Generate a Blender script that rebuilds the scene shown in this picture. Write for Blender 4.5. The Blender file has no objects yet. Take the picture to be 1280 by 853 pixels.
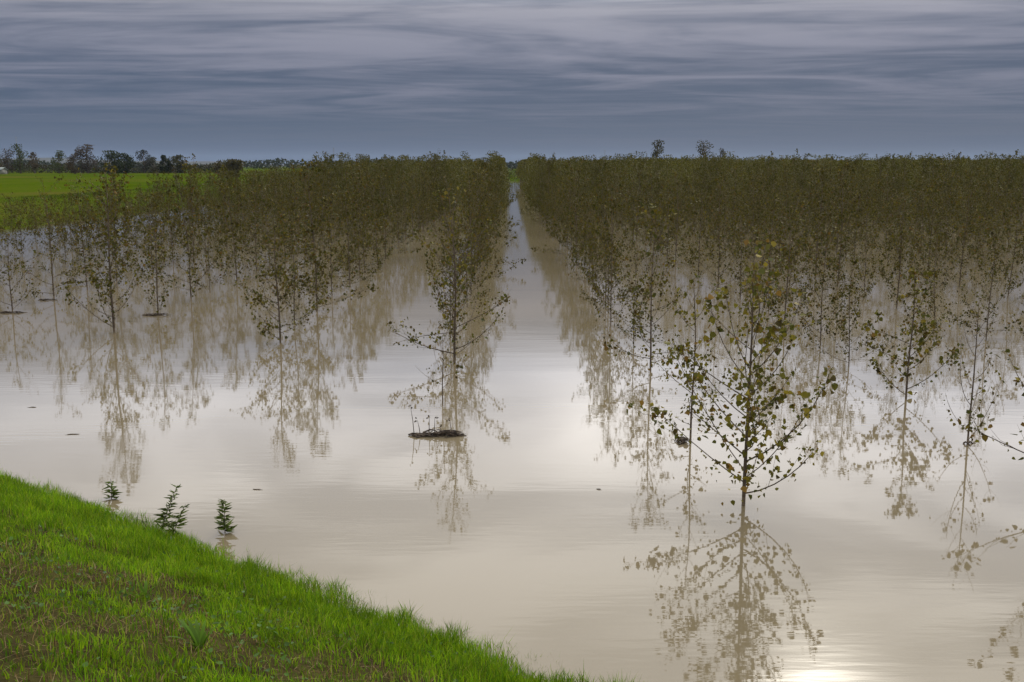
import bpy, math, random
import numpy as np

random.seed(7)
RNG = np.random.default_rng(11)
H = 3.8                                   # eye height above the flood water
SC = bpy.context.scene
COL = SC.collection
R = math.radians

# ------------------------------------------------------------------ helpers
def mesh_from(name, V, F, mat, cols=None, smooth=False):
    """V (n,3) array, F list of index arrays (each (m,k)), cols (n,3)"""
    me = bpy.data.meshes.new(name)
    V = np.asarray(V, dtype=np.float32)
    me.vertices.add(len(V)); me.vertices.foreach_set('co', V.ravel())
    loops = np.concatenate([np.asarray(f, dtype=np.int32).ravel() for f in F])
    tot = np.concatenate([np.full(len(f), np.asarray(f).shape[1], dtype=np.int32) for f in F])
    start = np.concatenate([[0], np.cumsum(tot)[:-1]]).astype(np.int32)
    me.loops.add(len(loops)); me.loops.foreach_set('vertex_index', loops)
    me.polygons.add(len(tot)); me.polygons.foreach_set('loop_start', start); me.polygons.foreach_set('loop_total', tot)
    if smooth: me.polygons.foreach_set('use_smooth', np.ones(len(tot), dtype=bool))
    if cols is not None:
        at = me.color_attributes.new('tint', 'FLOAT_COLOR', 'POINT')
        c = np.ones((len(V), 4), dtype=np.float32); c[:, :3] = cols
        at.data.foreach_set('color', c.ravel())
    me.update(calc_edges=True)
    if mat is not None:
        for m in (mat if isinstance(mat, (list, tuple)) else [mat]): me.materials.append(m)
    return me

def obj(name, me, parent=None, loc=None):
    o = bpy.data.objects.new(name, me); COL.objects.link(o)
    if parent: o.parent = parent
    if loc is not None: o.location = loc
    return o

def tag(o, label=None, cat=None, group=None, kind=None):
    if label: o['label'] = label
    if cat: o['category'] = cat
    if group: o['group'] = group
    if kind: o['kind'] = kind
    return o

class MB:
    """collects tubes, sheets and leaves"""
    def __init__(s): s.V = []; s.Q = []; s.T = []; s.C = []; s.n = 0
    def add(s, V, Q=None, T=None, c=(1, 1, 1)):
        V = np.asarray(V, dtype=float)
        if Q is not None and len(Q): s.Q.append(np.asarray(Q, int) + s.n)
        if T is not None and len(T): s.T.append(np.asarray(T, int) + s.n)
        cc = np.empty((len(V), 3)); cc[:] = c
        s.V.append(V); s.C.append(cc); s.n += len(V)
    def tube(s, P, r, k=5, c=(1, 1, 1)):
        P = np.asarray(P, float); n = len(P)
        r = np.broadcast_to(np.asarray(r, float), (n,))
        T = np.gradient(P, axis=0); T /= np.linalg.norm(T, axis=1)[:, None] + 1e-9
        up = np.array([0., 0., 1.]) if abs(T[0][2]) < .9 else np.array([1., 0., 0.])
        A = np.cross(T, up); A /= np.linalg.norm(A, axis=1)[:, None] + 1e-9
        B = np.cross(T, A)
        an = np.arange(k) * 2 * math.pi / k
        V = P[:, None, :] + r[:, None, None] * (np.cos(an)[None, :, None] * A[:, None, :] + np.sin(an)[None, :, None] * B[:, None, :])
        V = V.reshape(-1, 3)
        i = np.arange(n - 1)[:, None] * k; j = np.arange(k)[None, :]; j2 = (j + 1) % k
        Q = np.stack([i + j, i + j2, i + k + j2, i + k + j], -1).reshape(-1, 4)
        s.add(V, Q, c=c)
    def build(s, name, mat, smooth=False):
        F = []
        if s.Q: F.append(np.concatenate(s.Q))
        if s.T: F.append(np.concatenate(s.T))
        return mesh_from(name, np.concatenate(s.V), F, mat, np.concatenate(s.C), smooth)

def leaves_geo(P, D, size, N=None, rng=RNG, ratio=.8, simple=False):
    """deltoid leaves: P base points, D tip directions, size lengths. returns V, Q"""
    P = np.asarray(P, float); n = len(P)
    D = D / (np.linalg.norm(D, axis=1)[:, None] + 1e-9)
    if N is None: N = rng.normal(size=(n, 3))
    S = np.cross(D, N); S /= np.linalg.norm(S, axis=1)[:, None] + 1e-9
    N = np.cross(S, D)
    L = np.asarray(size)[:, None]
    w = L * ratio
    f = L * rng.uniform(.03, .22, (n, 1))
    base = P; tip = P + D * L
    if simple:
        l = P + D * L * .4 + S * w * .5 + N * f; r = P + D * L * .4 - S * w * .5 + N * f
        V = np.stack([base, l, tip, r], 1).reshape(-1, 3)
        return V, (np.arange(n)[:, None] * 4 + np.arange(4)[None, :])
    l1 = P + D * L * .22 + S * w * .46 + N * f; l2 = P + D * L * .6 + S * w * .34 + N * f * .8
    r1 = P + D * L * .22 - S * w * .46 + N * f; r2 = P + D * L * .6 - S * w * .34 + N * f * .8
    V = np.stack([base, l1, l2, tip, r2, r1], 1).reshape(-1, 3)
    i = np.arange(n)[:, None] * 6
    Q = np.concatenate([i + np.array([[0, 3, 2, 1]]), i + np.array([[0, 5, 4, 3]])])
    return V, Q

# ------------------------------------------------------------------ materials
def new_mat(name):
    m = bpy.data.materials.new(name); m.use_nodes = True
    nt = m.node_tree; nt.nodes.clear()
    out = nt.nodes.new('ShaderNodeOutputMaterial')
    return m, nt, out

def N(nt, t, **kw):
    n = nt.nodes.new(t)
    for k, v in kw.items(): setattr(n, k, v)
    return n

def leaf_mat(name, sat=1., trans=.3, rough=.55):
    m, nt, out = new_mat(name)
    a = N(nt, 'ShaderNodeVertexColor', layer_name='tint')
    b = N(nt, 'ShaderNodeBsdfPrincipled'); b.inputs['Roughness'].default_value = rough
    b.inputs['Specular IOR Level'].default_value = .12
    tr = N(nt, 'ShaderNodeBsdfTranslucent')
    mix = N(nt, 'ShaderNodeMixShader'); mix.inputs[0].default_value = trans
    L = nt.links.new
    L(a.outputs['Color'], b.inputs['Base Color']); L(a.outputs['Color'], tr.inputs['Color'])
    L(b.outputs[0], mix.inputs[1]); L(tr.outputs[0], mix.inputs[2]); L(mix.outputs[0], out.inputs[0])
    return m

def bark_mat(name, c1, c2, scale=30, silt=0.):
    m, nt, out = new_mat(name); L = nt.links.new
    tc = N(nt, 'ShaderNodeTexCoord')
    no = N(nt, 'ShaderNodeTexNoise'); no.inputs['Scale'].default_value = scale; no.inputs['Detail'].default_value = 4
    cr = N(nt, 'ShaderNodeValToRGB'); cr.color_ramp.elements[0].position = .35; cr.color_ramp.elements[1].position = .65
    cr.color_ramp.elements[0].color = (*c1, 1); cr.color_ramp.elements[1].color = (*c2, 1)
    b = N(nt, 'ShaderNodeBsdfPrincipled'); b.inputs['Roughness'].default_value = .85
    bp = N(nt, 'ShaderNodeBump'); bp.inputs['Strength'].default_value = .5; bp.inputs['Distance'].default_value = .01
    L(tc.outputs['Object'], no.inputs['Vector']); L(no.outputs[0], cr.inputs[0])
    sx = N(nt, 'ShaderNodeSeparateXYZ'); g = N(nt, 'ShaderNodeNewGeometry'); L(g.outputs['Position'], sx.inputs[0])
    ad = N(nt, 'ShaderNodeMath', operation='MULTIPLY_ADD'); L(no.outputs[0], ad.inputs[0]); ad.inputs[1].default_value = -.12; L(sx.outputs[2], ad.inputs[2])
    mr = N(nt, 'ShaderNodeMapRange'); mr.inputs['From Min'].default_value = .03; mr.inputs['From Max'].default_value = .07; mr.inputs['To Min'].default_value = silt; mr.inputs['To Max'].default_value = 0
    L(ad.outputs[0], mr.inputs['Value'])
    ms = N(nt, 'ShaderNodeMix', data_type='RGBA'); ms.inputs[7].default_value = (.17, .13, .085, 1)     # dried silt left by the flood
    L(mr.outputs[0], ms.inputs[0]); L(cr.outputs[0], ms.inputs[6]); L(ms.outputs[2], b.inputs['Base Color'])
    L(no.outputs[0], bp.inputs['Height']); L(bp.outputs[0], b.inputs['Normal']); L(b.outputs[0], out.inputs[0])
    return m

M_LEAF = leaf_mat('poplar leaf', trans=.3)
M_GRASS = leaf_mat('grass blade', trans=.4, rough=.45)
M_WEED = leaf_mat('weed leaf', trans=.25)
M_BARK = bark_mat('poplar bark', (.055, .04, .028), (.12, .09, .062), 25, .7)
M_STICK = bark_mat('driftwood', (.025, .018, .013), (.09, .065, .045), 20)

def ground_mat():
    m, nt, out = new_mat('meadow ground'); L = nt.links.new
    g = N(nt, 'ShaderNodeNewGeometry')
    n1 = N(nt, 'ShaderNodeTexNoise'); n1.inputs['Scale'].default_value = .035; n1.inputs['Detail'].default_value = 5
    n2 = N(nt, 'ShaderNodeTexNoise'); n2.inputs['Scale'].default_value = 3.; n2.inputs['Detail'].default_value = 8; n2.inputs['Roughness'].default_value = .7
    L(g.outputs['Position'], n1.inputs['Vector']); L(g.outputs['Position'], n2.inputs['Vector'])
    cr = N(nt, 'ShaderNodeValToRGB')
    e = cr.color_ramp.elements; e[0].position = .3; e[0].color = (.036, .062, .004, 1); e[1].position = .72; e[1].color = (.085, .080, .018, 1)
    x = cr.color_ramp.elements.new(.5); x.color = (.055, .085, .004, 1)
    cr2 = N(nt, 'ShaderNodeValToRGB')
    e = cr2.color_ramp.elements; e[0].position = .3; e[0].color = (.55, .6, .6, 1); e[1].position = .7; e[1].color = (1.15, 1.1, 1., 1)
    mu = N(nt, 'ShaderNodeMix', data_type='RGBA', blend_type='MULTIPLY'); mu.inputs[0].default_value = 1
    L(n1.outputs[0], cr.inputs[0]); L(n2.outputs[0], cr2.inputs[0])
    L(cr.outputs[0], mu.inputs[6]); L(cr2.outputs[0], mu.inputs[7])
    # soil between the near grass and mud under the water (by place, not by shade)
    a = N(nt, 'ShaderNodeVertexColor', layer_name='tint')
    sep = N(nt, 'ShaderNodeSeparateColor'); L(a.outputs['Color'], sep.inputs[0])
    soil = N(nt, 'ShaderNodeValToRGB'); e = soil.color_ramp.elements
    e[0].position = .35; e[0].color = (.022, .018, .010, 1); e[1].position = .65; e[1].color = (.06, .055, .018, 1)
    L(n2.outputs[0], soil.inputs[0])
    mx = N(nt, 'ShaderNodeMix', data_type='RGBA')
    L(sep.outputs[0], mx.inputs[0]); L(mu.outputs[2], mx.inputs[6]); L(soil.outputs[0], mx.inputs[7])
    b = N(nt, 'ShaderNodeBsdfPrincipled'); b.inputs['Roughness'].default_value = 1; b.inputs['Specular IOR Level'].default_value = 0
    bp = N(nt, 'ShaderNodeBump'); bp.inputs['Strength'].default_value = .8; bp.inputs['Distance'].default_value = .08
    L(n2.outputs[0], bp.inputs['Height']); L(bp.outputs[0], b.inputs['Normal'])
    L(mx.outputs[2], b.inputs['Base Color']); L(b.outputs[0], out.inputs[0])
    return m

def water_mat():
    m, nt, out = new_mat('muddy flood water'); L = nt.links.new
    g = N(nt, 'ShaderNodeNewGeometry')
    def noise(sx, sy, det, off=0, rot=0.):
        mp = N(nt, 'ShaderNodeMapping'); mp.inputs['Scale'].default_value = (sx, sy, 1); mp.inputs['Location'].default_value = (off, off * .7, 0)
        mp.inputs['Rotation'].default_value = (0, 0, rot)
        n = N(nt, 'ShaderNodeTexNoise'); n.inputs['Scale'].default_value = 1; n.inputs['Detail'].default_value = det
        L(g.outputs['Position'], mp.inputs['Vector']); L(mp.outputs[0], n.inputs['Vector']); return n
    a = noise(1.6, 9., 2, 3, .08)         # fine wind ripples, crests across the view
    c = noise(.25, 1.1, 1, 9)             # slow swell
    d = noise(.12, .35, 2, 31)            # where the breeze touches the water
    rp = N(nt, 'ShaderNodeValToRGB'); rp.color_ramp.elements[0].position = .42; rp.color_ramp.elements[1].position = .66
    rp.color_ramp.elements[0].color = (.25, .25, .25, 1)
    L(d.outputs[0], rp.inputs[0])
    ml = N(nt, 'ShaderNodeMath', operation='MULTIPLY'); L(a.outputs[0], ml.inputs[0]); L(rp.outputs[0], ml.inputs[1])
    b1 = N(nt, 'ShaderNodeBump'); b1.inputs['Strength'].default_value = 1; b1.inputs['Distance'].default_value = WAVE_FINE
    b2 = N(nt, 'ShaderNodeBump'); b2.inputs['Strength'].default_value = 1; b2.inputs['Distance'].default_value = WAVE_SLOW
    L(ml.outputs[0], b1.inputs['Height']); L(c.outputs[0], b2.inputs['Height']); L(b2.outputs[0], b1.inputs['Normal'])
    s = noise(.05, .09, 3, 50)
    cr = N(nt, 'ShaderNodeValToRGB'); cr.color_ramp.elements[0].position = .35; cr.color_ramp.elements[1].position = .65
    cr.color_ramp.elements[0].color = (*MUD1, 1); cr.color_ramp.elements[1].color = (*MUD2, 1)
    L(s.outputs[0], cr.inputs[0])
    b = N(nt, 'ShaderNodeBsdfPrincipled'); b.inputs['IOR'].default_value = 1.40; b.inputs['Roughness'].default_value = .035
    L(cr.outputs[0], b.inputs['Base Color']); L(b1.outputs[0], b.inputs['Normal']); L(b.outputs[0], out.inputs[0])
    sp = N(nt, 'ShaderNodeSeparateXYZ'); L(g.outputs['Position'], sp.inputs[0])
    mr = N(nt, 'ShaderNodeMapRange', interpolation_type='SMOOTHSTEP'); mr.inputs['From Min'].default_value = 10; mr.inputs['From Max'].default_value = 38
    mr.inputs['To Min'].default_value = .03; mr.inputs['To Max'].default_value = .06
    L(sp.outputs[1], mr.inputs['Value']); L(mr.outputs[0], b.inputs['Roughness'])   # open water out of the levee's lee is rougher
    return m
WAVE_FINE, WAVE_SLOW = .0011, .0022
MUD1, MUD2 = (.138, .113, .070), (.158, .131, .084)

# ------------------------------------------------------------------ terrain and water
NB = np.array([.583, .812])               # from the camera's levee towards the water
S_EDGE = 5.72                             # where the levee meets the water, metres along NB
def wob(x, y): return .04 * np.sin(x * 1.3 + y * .7) + .05 * np.sin(x * 2.9 - y * 2.1) + .03 * np.sin(7 * x + 5 * y)
def bank_s(x, y): return x * NB[0] + y * NB[1] + .012 * np.clip(x * .812 - y * .583 + 3.4, -16, 2) - .06
def height(x, y):
    s = bank_s(x, y)
    near = 2.2 - np.clip((s - .2) / (S_EDGE - .2), 0, 1.6) * 2.2
    near = np.where(s < -4, np.maximum(2.2 - (-4 - s) * .3, .9), near)
    near = near + .35 * wob(x, y) * np.clip(2 - abs(s - 3) / 4, 0, 1)
    left = -.6 + np.clip((-27.2 - x) / 11., 0, 1) ** .8 * 1.7
    left = left + .12 * np.sin(y * .05) * (x < -34)
    far = -.6 + np.clip((y - 250) / 9., 0, 1) * 1.4
    right = -.6 + np.clip((x - 420) / 20., 0, 1) * 1.4
    return np.maximum.reduce([near, left, far, right, np.full_like(x, -.6)])

def build_ground():
    xs = np.unique(np.concatenate([np.array([-6000, -3000, -1500, -800, -400, -200, -120, -80]), np.arange(-60, -26, 1.5), np.arange(-26, -11, 1.5), np.arange(-11, 9, .2),
                                   np.arange(9, 60, 6), np.array([80, 150, 250, 400, 420, 440, 800, 1500, 3000, 6000])]))
    ys = np.unique(np.concatenate([np.array([-6000, -2000, -600, -200, -80, -40, -20]), np.arange(-10, 0, 1.), np.arange(0, 14, .2), np.arange(14, 60, 3), np.arange(60, 246, 12),
                                   np.arange(246, 264, 2), np.array([280, 320, 400, 500, 650, 800, 1100, 1500, 2500, 4000, 7000])]))
    X, Y = np.meshgrid(xs, ys); Z = height(X, Y)
    V = np.stack([X, Y, Z], -1).reshape(-1, 3); nx, ny = len(xs), len(ys)
    i = (np.arange(ny - 1)[:, None] * nx + np.arange(nx - 1)[None, :])
    Q = np.stack([i, i + 1, i + 1 + nx, i + nx], -1).reshape(-1, 4)
    s = bank_s(X, Y).ravel()
    soil = np.where((s < 7.5) & (s > -4) & (V[:, 0] > -14), 1., 0.)
    soil = np.maximum(soil, (V[:, 2] < -.1) * 1.)
    c = np.zeros((len(V), 3)); c[:, 0] = soil
    o = obj('ground', mesh_from('ground', V, [Q], ground_mat(), c, True)); tag(o, kind='structure')
build_ground()

wv = np.array([[-33, -30, 0], [470, -30, 0], [470, 256, 0], [-33, 256, 0]], float)
wat = obj('flood_water', mesh_from('flood_water', wv, [np.array([[0, 1, 2, 3]])], water_mat())); tag(wat, kind='structure')

# ------------------------------------------------------------------ poplars
PAL = np.array([(.056, .053, .008), (.038, .041, .008), (.080, .070, .009), (.062, .045, .009), (.115, .092, .012), (.034, .027, .008), (.090, .055, .012)])
PALW = np.array([.27, .22, .17, .13, .08, .07, .06])

def leaf_tint(n, rng, green=0.):
    c = PAL[rng.choice(len(PAL), n, p=PALW)] * rng.uniform(.85, 1.55, (n, 1))
    if green: c = c * (1 - green) + np.array([.066, .071, .010]) * green * rng.uniform(.8, 1.2, (n, 1))
    return c

def make_poplar(seed, h=3.3, n_br=22, spread=.36, first=.12, leaf=.065, n_leaf=520, lean=0., top_dense=1., k=5, green=0., tuft=.5, bright=1.15, droop=1., stem=1.):
    """returns wood mesh, leaf mesh: a straight young trunk with long limbs sweeping up"""
    rng = np.random.default_rng(seed)
    wood, lf = MB(), MB()
    n = 9; t = np.linspace(0, 1, n)
    ph = rng.uniform(0, 6.28)
    def tp(u):
        return np.stack([lean * h * u + .02 * h * np.sin(u * 4 + ph) * u, .018 * h * np.sin(u * 5 + ph * 2) * u, u * h], -1)
    r0 = (.0062 * h + .0045) * stem
    TP = tp(t); TP[0, 2] = -.45
    wood.tube(TP, r0 * (1 - t) ** .8 + .0025, max(k, 5))
    LP, LD = [], []
    anchors = []                                     # (polyline) for leaves
    az = rng.uniform(0, 6.28)
    for b in range(n_br):
        u = first + (1 - first) * (max(b + rng.uniform(-.3, .3), 0.) / n_br) ** 1.05 * .95
        u = min(max(u, first * .5), .96)
        az += 2.4 + rng.uniform(-.9, .9)
        Lb = h * spread * (1.35 - .95 * u) * rng.uniform(.6, 1.2) * (1.15 if u < .3 else 1)
        a0 = R(rng.uniform(52, 82) - 26 * u); a1 = R(rng.uniform(2, 30))
        if rng.random() < .22: a1 = a0 * rng.uniform(.7, 1.1)
        bend = rng.uniform(-.7, .7); low = min(max((.38 - u) / .38, 0), 1)
        a0 += R(16) * low * droop; a1 += R(rng.uniform(8, 42)) * low * droop; Lb *= 1 - .22 * low
        if rng.random() < .12: Lb *= .45
        p = tp(np.array([u]))[0]; m = 7; P = [p]
        for q in range(1, m):
            w = (q / (m - 1)) ** .7; a = a0 * (1 - w) + a1 * w
            zz = az + bend * math.sin(w * 3 + b)
            P.append(P[-1] + Lb / (m - 1) * np.array([math.sin(a) * math.cos(zz), math.sin(a) * math.sin(zz), math.cos(a)]))
        P = np.array(P)
        rb = r0 * rng.uniform(.24, .42) * (1 - .5 * u) * (.6 + .4 * Lb / (h * spread))
        wood.tube(P, rb * (1 - np.linspace(0, 1, m)) ** .7 + .0016, k - 1)
        anchors.append((P, Lb * (1.25 if u < .35 else 1.), .1))
        for s in range(int(rng.integers(2, 5)) + (2 if Lb > .8 else 0)):
            w = rng.uniform(.25, .85); ii = w * (m - 1); i0 = int(ii); q0 = P[i0] + (P[min(i0 + 1, m - 1)] - P[i0]) * (ii - i0)
            Ls = Lb * rng.uniform(.22, .5) * (1.1 - w * .5); d = P[min(i0 + 1, m - 1)] - P[i0]; d = d / (np.linalg.norm(d) + 1e-9)
            d = d + rng.normal(size=3) * .45; d[2] = abs(d[2]) * .8 + .1; d /= np.linalg.norm(d)
            e = d + np.array([0, 0, .5]); e /= np.linalg.norm(e)
            S = np.array([q0, q0 + d * Ls * .5, q0 + d * Ls * .5 + e * Ls * .5])
            wood.tube(S, [rb * .38, rb * .28, .0012], 3)
            anchors.append((S, Ls, .15))
    top = tp(np.linspace(.72, 1, 4)); anchors.append((top, h * .28 * 1.6 * top_dense, 0.))
    lens = np.array([a[1] * (1 - a[2]) for a in anchors]); pr = lens / lens.sum()
    trunk_l = tp(np.linspace(.03, .6, 8)); anchors.append((trunk_l, 0, 0.)); pr = np.append(pr * .86, .14)
    # leaves in loose tufts along every limb
    n_t = max(int(n_leaf * tuft / 4), 1)
    which = rng.choice(len(anchors), n_leaf, p=pr)
    for j in range(n_leaf):
        P, Lb, st = anchors[which[j]]
        w = st + (1 - st) * rng.random() ** .8 if rng.random() < .75 else 1 - .12 * rng.random()
        ii = w * (len(P) - 1); i0 = min(int(ii), len(P) - 2); q = P[i0] + (P[i0 + 1] - P[i0]) * (ii - i0)
        LP.append(q + rng.normal(size=3) * .035)
        d = rng.normal(size=3) * .8; d[2] -= .55
        LD.append(d)
    LP = np.array(LP); LD = np.array(LD)
    tk = which == len(anchors) - 1; LP[tk, :2] += rng.normal(size=(tk.sum(), 2)) * .16
    if tuft:                                          # pull part of the leaves together
        cen = LP[rng.choice(n_leaf, n_t)]
        pick = rng.random(n_leaf) < tuft
        c = cen[rng.integers(0, n_t, n_leaf)]
        LP = np.where(pick[:, None], c + rng.normal(size=(n_leaf, 3)) * .055, LP)
    LP[:, 2] = np.maximum(LP[:, 2], .06)
    size = leaf * np.clip(np.exp(rng.normal(-.38, .38, n_leaf)), .35, 1.45)
    V, Q = leaves_geo(LP, LD, size, rng=rng, ratio=.95)
    V[:, 2] = np.maximum(V[:, 2], .01)
    lf.add(V, Q, c=np.repeat(leaf_tint(n_leaf, rng, green) * bright, 6, axis=0))
    return wood.build('poplar_wood', M_BARK, True), lf.build('poplar_leaves', M_LEAF)

def plant(me2, x, y, rz, sc=(1, 1, 1), label='', group=None):
    t = bpy.data.objects.new('poplar_tree', None); COL.objects.link(t)
    t.location = (x, y, 0); t.rotation_euler = (0, 0, rz); t.scale = sc; t.empty_display_size = .2
    tag(t, label, 'tree', group)
    obj('trunk', me2[0], t); obj('crown', me2[1], t)
    return t

GROUP = 'young poplars standing in rows in the flood water'
RX = lambda i: (.70 + 1.03 * i) * H         # row i: 0 = right of the lane, -1 = left of it
PITCH = .66 * H

# heroes: (row, distance in H, height in H, proto args, label)
heroes = [
 (0, 2.84, dict(seed=101, h=.70*H, n_br=34, spread=.46, first=.05, leaf=.064, n_leaf=1950, tuft=.15, top_dense=.25, bright=1.7, droop=.35), 0.3,
  'nearest young poplar, whole crown in view, broad and open, low over the water'),
 (0, 3.55, dict(seed=102, h=.60*H, n_br=14, spread=.30, first=.05, leaf=.06, n_leaf=220, tuft=.3, bright=1.4, droop=.3, stem=.75), 1.3,
  'slim poplar close behind the nearest one, with driftwood at its foot'),
 (1, 3.51, dict(seed=103, h=.52*H, n_br=14, spread=.40, first=.02, leaf=.055, n_leaf=130, tuft=.3, droop=.4, stem=.75), 2.0,
  'small almost leafless poplar with a thin bare stem, a twig across its foot'),
 (1, 2.88, dict(seed=104, h=.72*H, n_br=28, spread=.50, first=.08, leaf=.07, n_leaf=1000, top_dense=.5, bright=1.4, tuft=.3), .4,
  'front poplar cut by the right edge of the photo, only its outer twigs showing'),
 (1, 4.22, dict(seed=105, h=.54*H, n_br=17, spread=.42, first=.03, leaf=.07, n_leaf=900, bright=1.4, tuft=.3, droop=.6), .9,
  'low leafy poplar just behind the almost leafless one'),
 (-1, 5.02, dict(seed=106, h=.88*H, n_br=34, spread=.36, first=.04, leaf=.066, n_leaf=1200, top_dense=.6, bright=1.3), 5.2,
  'tall poplar with bare lower limbs alone in front of the row left of the lane'),
 (-1, 4.10, dict(seed=107, h=.30*H, n_br=9, spread=.55, first=.25, leaf=.055, n_leaf=60, stem=.75), .9,
  'tiny spindly poplar shoot between the driftwood raft and the tall poplar'),
 (-2, 5.62, dict(seed=108, h=.72*H, n_br=28, spread=.34, first=.02, leaf=.058, n_leaf=1400), 3.0,
  'front poplar of the second row left of the lane, densely leafed down to the water'),
 (-3, 5.98, dict(seed=109, h=.97*H, n_br=38, spread=.34, first=.03, leaf=.066, n_leaf=1900, droop=.7), 2.2,
  'tallest of the front poplars on the left, with a dark narrow crown'),
 (-3, 6.72, dict(seed=110, h=.82*H, n_br=24, spread=.30, first=.03, leaf=.06, n_leaf=900, stem=.75), .2,
  'slim poplar standing behind the tallest left one, driftwood bar at its foot'),
 (-4, 6.84, dict(seed=111, h=.55*H, n_br=18, spread=.50, first=.03, leaf=.06, n_leaf=420), 4.0,
  'multi-stemmed low poplar by the left edge of the photo, driftwood bar at its foot'),
 (-4, 7.50, dict(seed=112, h=.9*H, n_br=22, spread=.30, first=.02, leaf=.06, n_leaf=850, stem=.75), 1.1,
  'tall thin poplar seen against the green bank, second from the left edge'),
 (0, 4.82, dict(seed=113, h=.80*H, n_br=26, spread=.34, first=.05, leaf=.065, n_leaf=950, stem=.75), 3.3,
  'third poplar of the row right of the lane, bare stem below a loose crown'),
]
hero_used = {}
hx = {(0, 3.55): -.03, (1, 3.51): -.055, (-2, 5.62): .05, (-1, 4.10): .05, (-1, 5.02): .05, (-3, 5.98): -.01, (-3, 6.72): 0., (-4, 6.84): -.02, (-4, 7.5): -.03, (1, 4.22): 0.}
for (row, d, kw, rz, label) in heroes:
    hm = make_poplar(**kw)
    plant(hm, RX(row) + hx.get((row, d), 0) * H, d * H, rz, label=label, group=None)
    hero_used.setdefault(row, []).append(d)

protos = []
for s, (h, nb, sp, fi, nl, ln) in enumerate([(3.4, 34, .38, .01, 1150, 0), (3.0, 28, .44, .01, 900, .03), (3.7, 38, .33, .02, 1250, 0), (2.7, 26, .46, .01, 750, -.03), (3.5, 32, .36, .03, 1000, .02), (3.2, 26, .40, .01, 700, .01),
                                             (3.3, 30, .36, .02, 900, -.04), (3.8, 36, .30, .02, 1350, 0), (3.0, 28, .40, .04, 950, .03), (2.5, 16, .34, .03, 300, .04)]):
    protos.append(make_poplar(200 + s, h=h, n_br=nb, spread=sp, first=fi, leaf=.066, n_leaf=int(nl * 1.55), bright=.95, stem=.72, lean=ln, k=4, tuft=.35, top_dense=.6))
protos_m = []
for s, (h, nb, sp, fi, nl, ln) in enumerate([(3.5, 30, .44, .01, 2100, 0), (3.2, 28, .46, .01, 1800, .03), (3.8, 34, .40, .01, 2300, 0), (3.3, 26, .44, .02, 1500, -.03), (3.6, 30, .42, .02, 2100, .01), (3.0, 24, .48, .01, 1700, .02)]):
    protos_m.append(make_poplar(230 + s, h=h, n_br=nb, spread=sp, first=fi, leaf=.074, n_leaf=nl, bright=.95, stem=.75, lean=ln, k=4, tuft=.35, green=.1))
protos_g = []
for s, (h, nb, sp, fi, nl) in enumerate([(4.1, 30, .40, .01, 3000), (4.3, 32, .38, .01, 3200), (3.9, 28, .42, .01, 2800), (4.2, 30, .40, .01, 3000)]):
    protos_g.append(make_poplar(260 + s, h=h, n_br=nb, spread=sp, first=fi, leaf=.084, n_leaf=nl, k=4, green=.45, tuft=.4, bright=.95))

ORD = ['', 'first', 'second', 'third', 'fourth', 'fifth', 'sixth', 'seventh', 'eighth', 'ninth', 'tenth', 'eleventh', 'twelfth', 'thirteenth', 'fourteenth', 'fifteenth', 'sixteenth',
       'seventeenth', 'eighteenth', 'nineteenth', 'twentieth', 'twenty-first', 'twenty-second', 'twenty-third', 'twenty-fourth', 'twenty-fifth', 'twenty-sixth', 'twenty-seventh', 'twenty-eighth']
def rowname(i):
    k = i + 1 if i >= 0 else -i
    return '%s row %s of the lane' % (ORD[k], 'right' if i >= 0 else 'left')
start = {0: 5.48, 1: 4.9, 2: 5.0, 3: 5.6, -1: 5.72, -2: 6.3, -3: 7.4, -4: 8.14, -5: 8.6, -6: 9.2, -7: 10.5}
spots = []
f_t = 640 / 1244 * 1.0
FAR_END = 64.
for i in range(-8, 34):
    X = RX(i)
    if X < -7.45 * H: continue
    d = start.get(i, 5.6 + .0 * i)
    first = True; n = 0
    while d < FAR_END:
        n += 1
        lim = f_t * (d * .985 + .17)
        if abs(X / H) < lim + .25:
            spots.append((d, i, X, n))
        d += .66
spots.sort()
rs = random.Random(5)
N_IND = 287
ind, rest = spots[:N_IND], spots[N_IND:]
cnt = {}
for r_ in hero_used: cnt[r_] = len([d for d in hero_used[r_]])
for (d, i, X, n) in ind:
    cnt[i] = cnt.get(i, 0) + 1
    if rs.random() < .05 and d > 8: 
        cnt[i] -= 1; continue
    far = d > 17.8
    if far: me2 = protos_g[rs.randrange(4)]; s = rs.uniform(.92, 1.08)
    else:
        me2 = (protos_m[rs.randrange(6)] if d > rs.uniform(7.2, 10) else protos[rs.randrange(10)]); s = rs.uniform(.74, 1.05) * (1.0 + .004 * (d - 6))
    if i >= 0 and d < 8: s *= .9
    if i <= -5: s *= .74
    k = cnt[i]
    label = '%s poplar from the front in the %s' % (ORD[k] if k < len(ORD) else 'a far', rowname(i))
    w = s * rs.uniform(.9, 1.1) * (1.1 if far else 1) * (.86 if i in (0, -1) else 1)
    plant(me2, X + rs.gauss(0, .11), d * H + rs.gauss(0, .15), rs.uniform(0, 6.28), (w, w, s), label=label, group=GROUP).rotation_euler[0] = rs.gauss(0, .03)

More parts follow.
